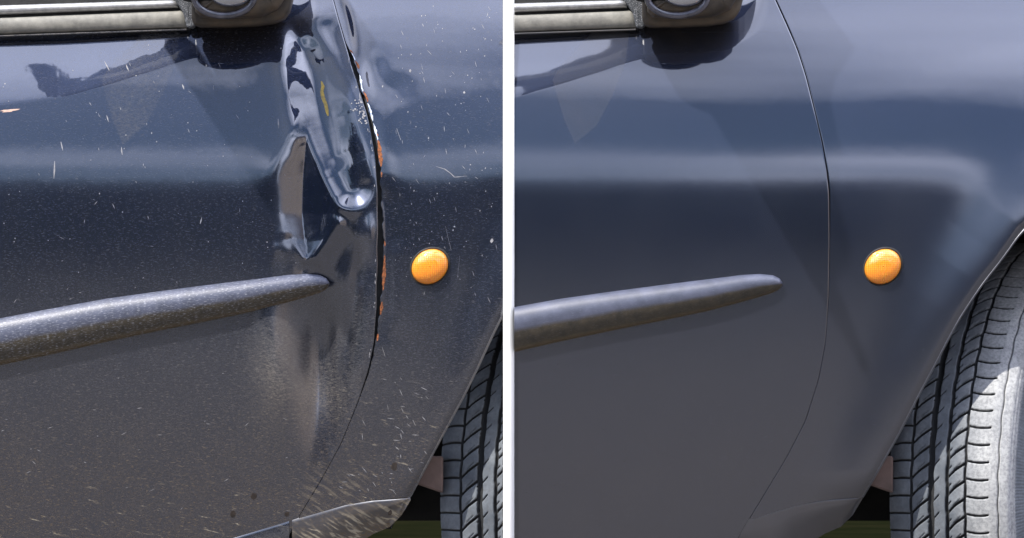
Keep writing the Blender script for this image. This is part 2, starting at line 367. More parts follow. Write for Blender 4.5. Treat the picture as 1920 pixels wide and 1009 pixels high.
def wear_attrs(x, y, clean):
    low = sstep(420, 1000, y)
    cl = 0
    if clean:
        dust_light = .014 + .022 * sstep(430, 640, y) + .03 * sstep(560, 1000, y) + .0 * x
        dust_light = dust_light + .05 * ell(x, y, 40, 60, 900, 150)
        # the painted sunlight patch under the mirror is added further down
        wear = .25 + .1 * low + 0 * x; mud = .8 * low + 0 * x; spat = 0 * x
    else:
        dust_light = .016 + .03 * sstep(430, 640, y) + .03 * sstep(600, 1010, y) + 0 * x
        dust_light = dust_light + .22 * np.exp(-((np.abs(x - 515) / 60) ** 2)) * ell(x, y, 520, 690, 90, 110) * .7 + .10 * ell(x, y, 590, 730, 50, 50)
        wear = .35 + .9 * low; mud = sstep(560, 960, y); spat = .15 * sstep(700, 860, y) + 1.0 * sstep(860, 990, y)
        spat = spat + .7 * sstep(560, 700, x) * sstep(640, 820, y)
        # the folded, protected insides of the dents stay clean
        cl = ell(x, y, 620, 250, 60, 170, -10, 2) + ell(x, y, 600, 400, 40, 110, 0, 2)
        dust_light = dust_light * (1 - .9 * np.clip(cl, 0, 1)); wear = wear * (1 - .6 * np.clip(cl, 0, 1))
    dust_light = dust_light + sun_patch(x, y)
    sme = 0 * x
    if not clean:
        dust_light = dust_light + .12 * np.exp(-((np.abs(x - 522 - (y - 640) * .12) / 26) ** 2)) * sstep(560, 640, y) * sstep(790, 720, y)
        dust_light = dust_light + .09 * ell(x, y, 590, 670, 95, 130, 0, 1.5)
        sme = sstep(850, 930, y) * sstep(540, 600, x) * sstep(740, 680, x) * .38
    return dict(smear=sme, dust_light=dust_light, wear=wear, mud=mud, spatter=spat, dull=(sstep(190, 380, y) * .13 + sstep(360, 600, y) * .05) * (1 - (0 if clean else .75 * np.clip(cl, 0, 1))) + 0 * x)
SUN_PATCH = [(262, 56), (332, 56), (326, 110), (300, 178), (270, 235), (228, 270), (208, 225), (192, 170), (186, 148), (196, 128), (240, 80)]
def sun_patch(x, y):      # reflected sunlight under the mirror, painted into the dust mask
    p = np.array(SUN_PATCH, float); ins = np.zeros(x.shape, bool); j = len(p) - 1
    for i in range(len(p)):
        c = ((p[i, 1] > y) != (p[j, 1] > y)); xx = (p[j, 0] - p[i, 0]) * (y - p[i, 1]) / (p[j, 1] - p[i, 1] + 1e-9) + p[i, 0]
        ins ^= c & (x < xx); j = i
    d, _ = polydist(SUN_PATCH + [SUN_PATCH[0]], x, y); d = np.abs(d) * np.where(ins, 1, -1)
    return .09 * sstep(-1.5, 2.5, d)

def panel(rows, xl, xr, nx, clean, part, off, lip_l, lip_r):
    """sheet between two edge curves; each free edge turns in over a small radius and runs back"""
    t = np.linspace(0, 1, nx)[None, :]
    X = xl[:, None] * (1 - t) + xr[:, None] * t; Y = np.repeat(rows[:, None], nx, 1)
    H = flank(X, Y, clean, part)
    A = wear_attrs(X, Y, clean)
    def lip(Xe, He, sgn):
        xs, hs = [], []
        for dx_, dh in ((.5, -.6), (.8, -1.8), (.9, -5.), (.9, -20.)): xs.append(Xe + sgn * dx_); hs.append(He + dh)
        return np.stack(xs, 1), np.stack(hs, 1)
    if lip_r:
        a, b = lip(X[:, -1], H[:, -1], 1); X = np.hstack([X, a]); H = np.hstack([H, b]); Y = np.hstack([Y, np.repeat(rows[:, None], 4, 1)])
        for k in A: A[k] = np.hstack([A[k], np.repeat(A[k][:, -1:], 4, 1)])
    if lip_l:
        a, b = lip(X[:, 0], H[:, 0], -1); X = np.hstack([a[:, ::-1], X]); H = np.hstack([b[:, ::-1], H]); Y = np.hstack([np.repeat(rows[:, None], 4, 1), Y])
        for k in A: A[k] = np.hstack([np.repeat(A[k][:, :1], 4, 1), A[k]])
    v = PA(X + off, Y, H)
    return raw(v, gridfaces(*X.shape), A)

def strip_mesh(lines, closed=False, attrs=None, flip=False):
    """loft: lines is a list of (n,3) world arrays"""
    L = np.stack(lines); return raw(L.reshape(-1, 3), gridfaces(L.shape[0], L.shape[1], closed, flip), attrs)

def flake_mesh(polys, off, clean, part, lift=.5, thick=1.0):
    """thin raised flakes (chips, scratches, rust) that follow the panel: polys in drawing units"""
    V, F = [], []
    for p in polys:
        p = np.array(p, float); n = len(p); c = p.mean(0)
        h = flank(p[:, 0], p[:, 1], clean, part); hc = flank(c[None, 0], c[None, 1], clean, part)
        b = len(V)
        V += PA(p[:, 0] + off, p[:, 1], h + lift).tolist() + PA(c[0] + off, c[1], hc + lift + thick * .4).tolist()
        F += [(b + i, b + (i + 1) % n, b + n) for i in range(n)]
    return raw(V, F)
def blob(cx, cy, rx, ry, rot=0, n=9, j=.25):
    out = []
    for k in range(n):
        a = 2 * math.pi * k / n; r = 1 + random.uniform(-j, j)
        ex, ey = rx * r * math.cos(a), ry * r * math.sin(a); c, s = math.cos(R(rot)), math.sin(R(rot))
        out.append((cx + ex * c - ey * s, cy + ex * s + ey * c))
    return out
def stroke(pts, w):
    pts = np.array(pts, float); out = []
    n = len(pts); polys = []
    for i in range(n - 1):
        a, b = pts[i], pts[i + 1]; e = (b - a) / (np.hypot(*(b - a)) + 1e-9); nrm = np.array([-e[1], e[0]])
        wa = w * (.25 if i == 0 else 1); wb = w * (.25 if i == n - 2 else 1)
        polys.append([a + nrm * wa / 2, b + nrm * wb / 2, b - nrm * wb / 2, a - nrm * wa / 2])
    return polys
def ragged(line, widths_l, widths_r, jit):
    """irregular patch along a line"""
    l = np.array(line, float); n = len(l); a, b = [], []
    for i in range(n):
        f = math.sin(math.pi * (i + .3) / (n - .4)) ** .6
        a.append((l[i, 0] - widths_l * f * random.uniform(1 - jit, 1 + jit), l[i, 1])); b.append((l[i, 0] + widths_r * f * random.uniform(1 - jit, 1 + jit), l[i, 1]))
    return [[a[i], b[i], b[i + 1], a[i + 1]] for i in range(n - 1)]

# ------------------------------------------------------------------ the tyre (mesh built once per car because the left one is cut off by the board)
TR, TW = 480.0, 232.0
def tyre_mesh(a0, a1, clean=True):
    na = int((a1 - a0) / math.tau * 1900); th = np.linspace(a0, a1, na)
    v = np.concatenate([np.linspace(-52, -1, 16), np.linspace(0, TW, 170), np.linspace(TW + 1, TW + 150, 70)])
    T, V = np.meshgrid(th, v, indexing='ij')
    s = T * TR                                       # running length
    pitch = 33.6
    g = np.zeros_like(T)
    def line(v0, w, depth): 
        nonlocal g
        g = np.maximum(g, depth * sstep(w / 2 + 1.2, w / 2 - .8, np.abs(V - v0 - .8 * np.sin(s / 9.))))
    line(48, 4.2, 6); line(88, 10.5, 10); line(120, 5.5, 9); line(155, 4, 7); line(217, 2.2, 3)
    def lateral(va, vb, f, w, depth, ph=0):
        nonlocal g
        m = sstep(va - 1.5, va + 1, V) * sstep(vb + 1.5, vb - 1, V)
        p = (s - f(V) + ph) / pitch; dd = np.abs(p - np.round(p)) * pitch
        g = np.maximum(g, depth * m * sstep(w / 2 + 1.1, w / 2 - .7, dd))
    lateral(-6, 48, lambda q: 2 * np.sin(q / 20.), 3, 5)
    lateral(48, 87, lambda q: 36 * sstep(44, 92, q) + 3 * np.sin((q - 48) / 7.), 4.6, 7)
    lateral(92, 104, lambda q: 1.1 * (q - 92), 2.5, 4, 9)
    lateral(120, 156, lambda q: 36 * sstep(114, 162, q) + 3 * np.sin((q - 120) / 7.), 4.6, 7)
    lateral(155, 200, lambda q: 36 - 4 * np.sin((q - 155) / 18.), 3., 5)
    lateral(60, 74, lambda q: .9 * (q - 60), 1.6, 2.4, 15); lateral(132, 146, lambda q: .9 * (q - 132), 1.6, 2.4, 15)
    lateral(118, 128, lambda q: 1.2 * (q - 118), 2.2, 4, 20); lateral(82, 90, lambda q: 1.1 * q, 2.4, 5, 4)
    # profile: crowned tread, rounded shoulders, sidewall dropping inwards
    q = (V - TW / 2) / (TW / 2)
    rad = TR - 7 * np.clip(np.abs(q), 0, 1) ** 2 - 16 * np.clip(np.abs(q) - .72, 0, 1) ** 1.6 * 6
    ax = V.copy()
    o = np.clip((V - TW) / 150, 0, 1)                # outer sidewall
    r0 = TR - 7 - 16 * (.28) ** 1.6 * 6
    rad = np.where(V > TW, r0 - 4 - o * 150, rad); ax = np.where(V > TW, TW + 3 + 16 * np.sin(o * 2.6), ax)
    rad = np.where((V > TW), rad + 0 * V, rad)
    ridge = sstep(1.6, .4, np.abs(V - TW - 8)) * 4 + sstep(1.6, .4, np.abs(V - TW - 17)) * 3 + sstep(3, 1, np.abs(V - TW - 66)) * 3
    ribs = .8 * (np.sin(s / 1.1) > 0) * (V > TW + 20) * (V < TW + 60)
    ax = ax + ridge + ribs
    i_ = np.clip(-V / 52, 0, 1); rad = np.where(V < 0, r0 - i_ * 52, rad); ax = np.where(V < 0, -6 * np.sin(i_ * 1.6), ax)
    rad = rad - g
    # local frame: X = axis (outwards), Y,Z in the wheel plane
    co = np.stack([ax - TW, rad * np.cos(T), rad * np.sin(T)], -1).reshape(-1, 3)
    return co, gridfaces(*T.shape), np.clip(g / 5., 0, 1).ravel(), (sstep(120, 200, V) * (1 - sstep(TW + 14, TW + 24, V))).ravel()
def make_wheel(off, cut, parent_name, label):
    n = Vector((.927, -.375, 0)); hdir = Vector((-.375, -.927, 0))      # outward axis, and the horizontal direction towards the rear
    cen = Vector(P(2062 - 850 + off, 934, -TR * .927 - 4))
    root = empty(parent_name, cen)
    co, f, g, pl_ = tyre_mesh(-.95, 1.5 if cut else 1.9)
    w = co[:, :1] * np.array(n)[None] + co[:, 1:2] * np.array(hdir)[None] + co[:, 2:3] * np.array([[0, 0, 1.]])
    w = w * U + np.array(cen)[None]
    if cut:
        keep = (w[:, 0][f] < (943.2 - CX) * U).all(1); f = f[keep]
        used = np.unique(f); mp = np.full(len(w), -1); mp[used] = np.arange(len(used)); w = w[used]; g = g[used]; pl_ = pl_[used]; f = mp[f]
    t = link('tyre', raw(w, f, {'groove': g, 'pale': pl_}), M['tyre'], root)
    if not cut:
        bm = bmesh.new(); bmesh.ops.create_cone(bm, cap_ends=True, segments=64, radius1=318 * U, radius2=310 * U, depth=150 * U)
        for fc in [q for q in bm.faces if len(q.verts) > 4]: bmesh.ops.inset_individual(bm, faces=[fc], thickness=26 * U, depth=-18 * U)
        me = bpy.data.meshes.new('mesh')
        mt = Matrix.Translation(cen - n * 90 * U) @ n.to_track_quat('Z', 'Y').to_matrix().to_4x4()
        bm.transform(mt); bm.to_mesh(me); bm.free(); link('rim', me, M['rim'], root, False)
    return root

# ------------------------------------------------------------------ one car flank
def build_car(off, clean, x0, x1):
    car = empty('car', P(500 + off, 1410, -300))
    pm = M['paint_clean' if clean else 'paint_dirty']
    gap_d = GAP_C if clean else GAP_D; gap_f = [(y, x + 2.6 - 1.2 * (y > 380)) for y, x in GAP_C] if clean else GAP_F
    # door
    rows = np.concatenate([np.arange(-56, 60, 2.), np.arange(60, 780, 1.8 if not clean else 2.6), np.arange(780, 1062, 3.)])
    xr = sm(gap_d, rows, s=8)
    if not clean: xr = xr + .5 * np.sin(rows / 11.) * sstep(60, 120, rows) * sstep(720, 600, rows)
    xl = np.full(len(rows), float(x0))
    door = link('door', panel(rows, xl, xr, 390 if not clean else 280, clean, 'door', off, False, True), pm, car)
    # front wing
    arch = ARCH_CLEAN if clean else ARCH
    rows = np.concatenate([np.arange(-56, 934, 2.), np.arange(934, 975, 1.)])
    xl = sm(gap_f, rows, s=5)
    if not clean: xl = xl + (1.2 * np.sin(rows / 7.) + .8 * np.sin(rows / 3.1)) * sstep(70, 100, rows) * sstep(700, 640, rows)
    a = np.array(sorted((y, x) for x, y in arch if not (clean and x > 1430))); xr = np.interp(rows, a[:, 0], a[:, 1]); xr = np.minimum(xr, x1)
    xr = np.where(rows > 934, np.interp(rows, [934, 937, 941, 948, 960, 976], [768, 716, 684, 650, 606, 562]), xr)
    xr = np.maximum(xr, xl + 3)
    wing = link('front_wing', panel(rows, xl, xr, 230 if not clean else 360, clean, 'fender', off, True, True), pm, car)
    # lower edge of the wing and sill cover
    xs = np.linspace(430 if not clean else 480, 769, 120)
    yt = interp([(380, 1030), (430, 1010), (545, 974), (600, 958), (650, 945), (700, 938), (768, 934), (800, 932)], xs)
    yb = interp([(380, 1090), (600, 1090), (640, 1040), (700, 1003), (730, 990), (752, 968), (766, 945), (769, 940), (800, 936)], xs)
    lines = []; N = 26
    for k in range(N):
        t = k / (N - 1); y = yt + (yb - yt) * t; hh = flank(xs, yt, clean, 'fender')
        bul = (5 * math.sin(min(1, t * 3) * math.pi / 2) if not clean else 0) - 16 * t - 26 * max(0, t - .2) ** 1.5
        lines.append(PA(xs + off, y, hh + bul - (0 if k else (2.5 if not clean else 1.5))))
    at = {k: np.stack([v] * N) for k, v in wear_attrs(xs, np.full(len(xs), 1000.), clean).items()}
    at['dull'] = at['dull'] * 0 + .33; at['dust_light'] = at['dust_light'] + (.03 if clean else 0)
    if not clean:
        tt = np.linspace(0, 1, N)[:, None]; at['spatter'] = at['spatter'] * (.6 + 1.2 * tt); at['dust_light'] = .10 + .35 * tt ** 1.2 + 0 * xs[None]; at['wear'] = at['wear'] * .4; at['smear'] = np.clip(tt * 2.2, .15, 1) + 0 * xs[None]
    L = np.stack(lines); m_ = (xs > 546) if not clean else (xs > 500)
    link('sill_cover', raw(L[:, m_].reshape(-1, 3), gridfaces(N, int(m_.sum()), flip=True), {k: v[:, m_] for k, v in at.items()}), pm, car)
    if not clean:
        m_ = xs < 542; link('sill', raw(L[:, m_].reshape(-1, 3), gridfaces(N, int(m_.sum()), flip=True), {k: v[:, m_] * (.5 if k != 'mud' else .2) for k, v in at.items()}), pm, car)
    # dark jamb behind the shut line
    y = np.arange(-56, 1062, 6.); gx = interp(gap_d, y)
    hb = flank(gx, y, clean, 'door') - 16
    link('door_jamb', strip_mesh([PA(gx - 18 + off, y, hb - 4), PA(gx + 5 + off, y, hb), PA(gx + 30 + off, y, hb - 4)]), M['black'], car)
    # wheel arch liner behind: dark housing round the wheel
    V = []
    bm = bmesh.new()
    lx0, lx1 = 600 + off, (943 if not clean else 1440 + off)
    for (a0, a1, b0, b1, c0, c1) in ((lx0, lx1, -700, -690, -56, 1003), (lx0, min(lx0 + 130, lx1), -690, -200, -56, 1000), (lx0, lx1, -690, -120, 292, 302)) + (((lx1 - 12, lx1, -690, -120, 302, 1000),) if clean else ()):
        m = box_mesh((a0 - CX) * U, (a1 - CX) * U, -b1 * U, -b0 * U, ZC + (CY - c1) * U, ZC + (CY - c0) * U); bm.from_mesh(m)
    me = bpy.data.meshes.new('mesh'); bm.to_mesh(me); bm.free(); link('wheel_arch_liner', me, M['liner'], car, False)
    # added block coloured as sunlit far ground, seen between wing and tyre
    bm = bmesh.new(); m = box_mesh((770 + off - CX) * U, (830 + off - CX) * U, 90 * U, 110 * U, ZC + (CY - 918) * U, ZC + (CY - 858) * U, 4 * U); bm.from_mesh(m)
    me = bpy.data.meshes.new('mesh'); bm.to_mesh(me); bm.free()
    for v_ in me.vertices:
        if v_.co.z < ZC + (CY - 900) * U: v_.co.z -= (v_.co.x / U + CX - off - 800) * .35 * U
    link('far_ground_block', me, M['pink'], car, False)
    # rolled lip along the wheel arch
    ap = chaikin([q for q in (arch if clean else arch[1:]) if q[0] < 1430], 3); tg = np.gradient(ap, axis=0); tg /= np.hypot(*tg.T)[:, None]; nr = np.stack([-tg[:, 1], tg[:, 0]], 1)
    ha_ = flank(ap[:, 0], ap[:, 1], clean, 'fender'); L = []
    if not clean: k_ = ap[:, 0] < 942.8; ap, nr, ha_ = ap[k_], nr[k_], ha_[k_]
    for a_ in np.linspace(0, math.tau, 11)[:-1]:
        q = ap + nr * 2.6 * math.cos(a_); L.append(PA(q[:, 0] + off, q[:, 1], ha_ - 2.6 + 3.4 * math.sin(a_)))
    nn = len(ap) * 10
    link('arch_lip', raw(np.stack(L).reshape(-1, 3), gridfaces(10, len(ap), True), {k: np.full(nn, v) for k, v in (('dust_light', .06 if clean else .28), ('wear', .5), ('mud', .4), ('spatter', 0.), ('dull', .3))}), pm, car)
    # rubbing strip
    top = [(-60, 609), (0, 597), (100, 578), (200, 560), (300, 546), (400, 533), (480, 523), (540, 515.5), (575, 513.5), (600, 516), (612, 522), (618, 531)]
    bot = [(-60, 697), (0, 685), (100, 664), (200, 641), (300, 620), (400, 600), (480, 583), (540, 567), (575, 557), (600, 549), (612, 542), (618, 533)]
    xs = np.concatenate([np.arange(x0, 590, 4.), np.arange(590, 618.1, 1.2)])
    N = 34; lines = []; tv = []
    yt, yb = interp(top, xs), interp(bot, xs); sz = np.clip((yb - yt) / 60, 0, 1) ** .7
    for k in range(N):
        t = k / (N - 1); y = yt + (yb - yt) * t
        prof = np.sin(math.pi * min(max(t, 0), 1) ** .8) ** .55
        hh = flank(xs, y, True, 'door'); lines.append(PA(xs + off, y, hh + 26 * prof * sz - (2 if k in (0, N - 1) else 0) + (0 if clean else 2))); tv.append(np.full(len(xs), t))
    mo = link('rubbing_strip', strip_mesh(lines, attrs={'across': np.stack(tv)}, flip=True), M['molding_clean' if clean else 'molding_dirty'], car)
    if not clean:
        ln = [PA([584 + off] * 12, np.linspace(517, 556, 12), 26 * np.sin(np.pi * np.linspace(0, 1, 12) ** .8 * .98 + .03) ** .55 * .78 + section(535) + 3.2 + q) for q in (0,)]
    # indicator
    icx, icy = 806 + off, 500
    def lensline(rr, hh_):
        a = np.linspace(0, math.tau, 49)[:-1]; c, s_ = math.cos(R(-38)), math.sin(R(-38))
        ex, ey = rr * 36.5 * np.cos(a), rr * 31 * np.sin(a)
        return PA(icx + ex * c - ey * s_, icy + ex * s_ + ey * c, hh_)
    h0 = float(flank(np.array([806.]), np.array([500.]), clean, 'fender')[0])
    rr = np.concatenate([np.linspace(1, .9, 5), np.linspace(.86, .02, 14)])
    lines = [lensline(1, h0 - 6)] + [lensline(r_, h0 + 2 + 17 * math.sqrt(max(0, 1 - r_ ** 2.3))) for r_ in rr]
    L = np.stack(lines).transpose(1, 0, 2); ind = empty('indicator', P(icx, icy, h0)); ind.parent = car; ind.matrix_parent_inverse = Matrix.Translation(-car.location)
    lens = link('lens', raw(L.reshape(-1, 3), gridfaces(48, len(lines), True)), M['lens'])
    lens.parent = ind; lens.matrix_parent_inverse = Matrix.Translation(-(ind.location))
    bz = [lensline(r_, h0 + d_) for r_, d_ in ((1.0, -3), (1.0, 2.2), (1.03, 3.0), (1.09, 2.2), (1.12, -1), (1.12, -4))]
    L = np.stack(bz).transpose(1, 0, 2); b_ = link('bezel', raw(L.reshape(-1, 3), gridfaces(48, len(bz), True, True)), M['black'])
    b_.parent = ind; b_.matrix_parent_inverse = Matrix.Translation(-(ind.location))
    # window seals: two mouldings over a black line, glass above
    def bar(name, xa, xb, ta, tb, ba, bb, depth, mat, out0, endr=10, sub=12):
        xs = np.concatenate([np.linspace(xa, xb - endr, 60), xb - endr + endr * np.sin(np.linspace(.1, 1, 10) * math.pi / 2)])
        f = (xs - xa) / (xb - xa); yt = ta + (tb - ta) * f; yb = ba + (bb - ba) * f
        e = np.clip((xs - (xb - endr)) / endr, 0, 1); sh = 1 - np.sqrt(np.clip(1 - e ** 2, 0, 1)); yt = yt + (yb - yt) * .55 * sh
        lines = []
        for k in range(sub):
            t = k / (sub - 1); pr = math.sin(math.pi * min(max(t * 1.0, 0), 1)) ** .35
            lines.append(PA(xs + off, yt + (yb - yt) * t, out0 + depth * pr * (1 - .6 * sh)))
        lines[0] = PA(xs + off, yt, out0 - 12); lines[-1] = PA(xs + off, yb, out0 - 12)
        L = np.stack(lines); o = link(name, raw(L.reshape(-1, 3), gridfaces(sub, len(xs), flip=True)), mat, car); return o
    ho = section(60.) - 5
    xa = float(max(x0, -50))
    fa = (xa) / 345.
    def at_(v0, v1): return v0 + (v1 - v0) * fa
    bar('window_seal', xa, 345, at_(27, 13), 13, at_(61, 49), 49, 13, M['trim'], ho, 14)
    bar('bright_window_trim', xa, 328, at_(4, -6), -6, at_(24, 11), 11, 17, M['bright_trim'], ho - 6, 16)
    link('seal_black_strip', strip_mesh([PA(np.array([xa, 352.]) + off, [at_(-60, -60), -60], ho - 9), PA(np.array([xa, 352.]) + off, [at_(65, 51.5), 51.5], ho - 1)], flip=True), M['black'], car)  # black strip behind and just below the seal
    link('door_top_fold', strip_mesh([PA(np.linspace(xa, 344, 40) + off, np.linspace(at_(61.5, 49.5), 49.5, 40) + 3.4 * t_, ho + 5 + 3.5 * math.sin(math.pi * t_)) for t_ in (0, .15, .3, .5, .7, .85, 1)], attrs={k: np.full(280, v) for k, v in (('dust_light', .6), ('wear', .5), ('mud', 0.), ('spatter', 0.), ('smear', 0.))}, flip=True), pm, car)  # high mask value paints in the bright sky highlight along the fold
    link('window_glass', strip_mesh([PA(np.array([xa, 340.]) + off, [-300, -300], ho - 120), PA(np.array([xa, 340.]) + off, [6, -4], ho - 5)], flip=True), M['glass'], car)
    # mirror foot: upright speckled piece, plastic base, glossy collar, silver cap
    mir = empty('door_mirror', P(440 + off, 20, ho + 20)); mir.parent = car; mir.matrix_parent_inverse = Matrix.Translation(-car.location)
    def sub(name, me, mat, smooth=True):
        o = link(name, me, mat, None, smooth); o.parent = mir; o.matrix_parent_inverse = Matrix.Translation(-mir.location); return o
    def slab(outline, d0, d1, bev, steps=6):
        p = np.array(outline, float); n = len(p); c = p.mean(0); out = []
        nx_ = np.roll(p, -1, 0) - np.roll(p, 1, 0); nr = np.stack([nx_[:, 1], -nx_[:, 0]], 1); nr /= np.hypot(*nr.T)[:, None] + 1e-9
        if ((p - c) * nr).sum() < 0: nr = -nr
        out.append(PA(p[:, 0] + off, p[:, 1], d0))
        for k in range(steps + 1):
            a = k / steps * math.pi / 2; q = p - nr * bev * (1 - math.cos(a)); out.append(PA(q[:, 0] + off, q[:, 1], d1 - bev + bev * math.sin(a)))
        out.append(np.repeat(PA(c[0] + off, c[1], d1 + .5), n, 0))
        return raw(np.stack(out).transpose(1, 0, 2).reshape(-1, 3), gridfaces(n, len(out), True))
    def dens(pts, n=72):
        pts = np.array(pts + [pts[0]], float); L = np.concatenate([[0], np.cumsum(np.hypot(*(pts[1:] - pts[:-1]).T))]); t = np.linspace(0, L[-1], n + 1)[:-1]
        return np.stack([np.interp(t, L, pts[:, 0]), np.interp(t, L, pts[:, 1])], 1)
    sub('mounting_plate', slab(dens([(326, -50), (362, -50), (362, 44), (356, 50), (345, 48), (338, 20), (322, -4)]), ho - 14, ho + 16, 5), M['speckle'])
    base = [(356, -90), (356, 32), (360, 44), (372, 48), (430, 47.5), (480, 45), (512, 40), (530, 32), (540, 18), (546, -5), (548, -90)]
    sub('base_foot', slab(dens(base, 120), ho - 18, ho + 62, 10), M['plastic'])
    up = [(368, -90), (364, 20), (374, 31), (430, 35), (490, 30), (520, 16), (536, -10), (538, -90)]
    sub('arm', slab(dens(up, 120), ho + 40, ho + 110, 22), M['plastic'])
    # arm sweeping out, up and rearwards from the foot to the head
    L = []
    for a_ in np.linspace(20, 545, 24):
        k_ = (a_ - 20) / 525; dd = 80 + 350 * k_; xl_ = 356 - (a_ + 50) / 1.93; hw = 62 + 30 * k_
        q = np.linspace(0, math.tau, 33)[:-1]
        L.append(PA(xl_ + hw + hw * np.cos(q) + off, -a_ - 26 * np.sin(q), ho + dd + 30 * np.cos(q) * .3 - 26 * np.sin(q)))
    L = [np.repeat(L[0].mean(0, keepdims=True), 32, 0)] + L + [np.repeat(L[-1].mean(0, keepdims=True), 32, 0)]
    sub('mirror_arm', raw(np.stack(L).transpose(1, 0, 2).reshape(-1, 3), gridfaces(32, 26, True)), M['black'])
    def tube(path, r, d0):
        path = np.array(path, float); n = len(path); tg = np.gradient(path, axis=0); tg /= np.hypot(*tg.T)[:, None]; nr = np.stack([tg[:, 1], -tg[:, 0]], 1)
        L = []
        for a in np.linspace(0, math.tau, 13)[:-1]:
            q = path + nr * r * math.cos(a); L.append(PA(q[:, 0] + off, q[:, 1], d0 + r * math.sin(a)))
        return raw(np.stack(L).reshape(-1, 3), gridfaces(12, n, True))
    aa = np.linspace(-.15, math.pi + .25, 50)
    sub('collar', tube(np.stack([420 + 56 * np.cos(aa) , -6 + 35 * np.sin(aa)], 1), 6.5, ho + 112), M['gloss_plastic'])
    aa = np.linspace(0, math.tau, 49)[:-1]
    L = np.stack([PA(432 + off + 40 * r_ * np.cos(aa), -10 + 24 * r_ * np.sin(aa), ho + 112 + 20 * math.sqrt(1 - r_ * r_)) for r_ in np.linspace(1, .02, 12)]).transpose(1, 0, 2)
    sub('cap', raw(L.reshape(-1, 3), gridfaces(48, 12, True)), M['silver'])
    # mirror head standing out above the frame: it is what the paint under the window mirrors
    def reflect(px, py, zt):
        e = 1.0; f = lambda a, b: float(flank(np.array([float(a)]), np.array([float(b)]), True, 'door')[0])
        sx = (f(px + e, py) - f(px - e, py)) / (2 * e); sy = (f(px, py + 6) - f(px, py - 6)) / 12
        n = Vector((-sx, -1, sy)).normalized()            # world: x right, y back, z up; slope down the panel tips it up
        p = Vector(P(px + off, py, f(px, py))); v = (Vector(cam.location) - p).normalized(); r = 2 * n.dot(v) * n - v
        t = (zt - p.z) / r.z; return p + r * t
    ring = [(48, 122), (62, 150), (82, 174), (104, 183), (150, 171), (190, 160), (230, 147), (275, 133), (320, 117), (352, 105), (392, 94), (384, 62), (372, 40), (330, 30)]
    hole = [(80, 120), (98, 128), (112, 144), (124, 151), (140, 151), (190, 131), (240, 111), (270, 102), (288, 94), (296, 82), (298, 62), (294, 44), (250, 36), (200, 36)]
    z0 = P(0, -560)[2]
    if clean: ring = [(max(a, 116), b) for a, b in ring[2:]]; ring = [(116, 182)] + ring[2:]; hole = [(max(a, 124), b) for a, b in hole[3:]]; n_ = min(len(ring), len(hole)); ring = ring[:n_ - 1] + [ring[-1]]; hole = hole[:n_]
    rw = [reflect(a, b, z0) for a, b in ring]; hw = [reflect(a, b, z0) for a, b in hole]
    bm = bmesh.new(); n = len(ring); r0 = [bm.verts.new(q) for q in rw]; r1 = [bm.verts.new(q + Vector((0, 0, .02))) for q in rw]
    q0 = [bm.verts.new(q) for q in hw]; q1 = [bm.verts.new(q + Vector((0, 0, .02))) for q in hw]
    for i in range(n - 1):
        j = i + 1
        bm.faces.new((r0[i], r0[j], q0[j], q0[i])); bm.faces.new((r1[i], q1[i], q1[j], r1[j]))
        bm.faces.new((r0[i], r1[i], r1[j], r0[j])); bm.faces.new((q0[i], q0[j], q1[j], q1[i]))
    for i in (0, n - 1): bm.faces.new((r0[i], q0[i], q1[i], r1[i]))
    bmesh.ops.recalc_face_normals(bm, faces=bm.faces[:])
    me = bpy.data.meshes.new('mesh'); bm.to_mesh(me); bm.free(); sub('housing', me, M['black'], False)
    return car, door, wing

X0 = -62.
left, ldoor, lwing = build_car(0, False, X0, 943.2)
tagthing(left, 'dirty dark blue car with crumpled, rusting door edge, left of the white board', 'car', 'two views of one dark blue car')
right, rdoor, rwing = build_car(850, True, 114.3, 1440.)
tagthing(right, 'clean dark blue car with smooth undented door and wing, right of the white board', 'car', 'two views of one dark blue car')
for car, off, cut, lab in ((left, 0, True, ''), (right, 850, False, '')):
    w = make_wheel(off, cut, 'wheel', lab); w.parent = car; w.matrix_parent_inverse = Matrix.Translation(-car.location)

# ------------------------------------------------------------------ damage marks on the left car
def gapx(y): return float(interp(GAP_F, y))
for ya, yb, wl, wr in ((90, 98, 1, 3), (246, 256, 1, 3), (322, 332, 1, 2), (452, 462, 1, 2), (112, 126, 1, 5), (170, 190, 0, 3.5), (262, 312, 2, 5), (478, 545, 3, 3), (566, 590, 2, 3), (626, 640, 2, 2)):
    ys = np.linspace(ya, yb, max(4, int((yb - ya) / 4)))
    link('rust_patch', flake_mesh(ragged([(gapx(q) + 1.5, q) for q in ys], wl, wr, .45), 0, False, 'fender', .5, .4), M['rust'], lwing)
for ya, yb in ((95, 110), (138, 170), (192, 226), (230, 262)):
    ys = np.linspace(ya, yb, int((yb - ya) / 3))
    link('bare_edge', flake_mesh(ragged([(gapx(q) + 1.2, q) for q in ys], 1.0, 2.0, .7), 0, False, 'fender', .6, .3), M['bare'], lwing)
dp = []
for k in range(46):
    y = random.uniform(186, 232); gx = float(interp(GAP_D, y)); dp.append(blob(gx - abs(random.gauss(0, 8)) - 3, y, random.uniform(.6, 2.2), random.uniform(.6, 2.4), random.uniform(0, 90), 6, .4))
for k in range(22):
    y = random.uniform(90, 690); gx = float(interp(GAP_D, y)); dp.append(blob(gx - 2.2 - abs(random.gauss(0, .8)), y, .7, random.uniform(1.5, 5), 0, 6, .4))
o = link('paint_chips', flake_mesh(dp, 0, False, 'door', .5, .3), M['scratch'], ldoor); o['kind'] = 'stuff'
yl = [(600, 150), (603, 160), (601, 170), (604, 182), (608, 195), (611, 208), (613, 216)]
link('yellow_scrape', flake_mesh(ragged(yl, 3.5, 4, .25), 0, False, 'door', .5, .3), M['yellow'], ldoor)
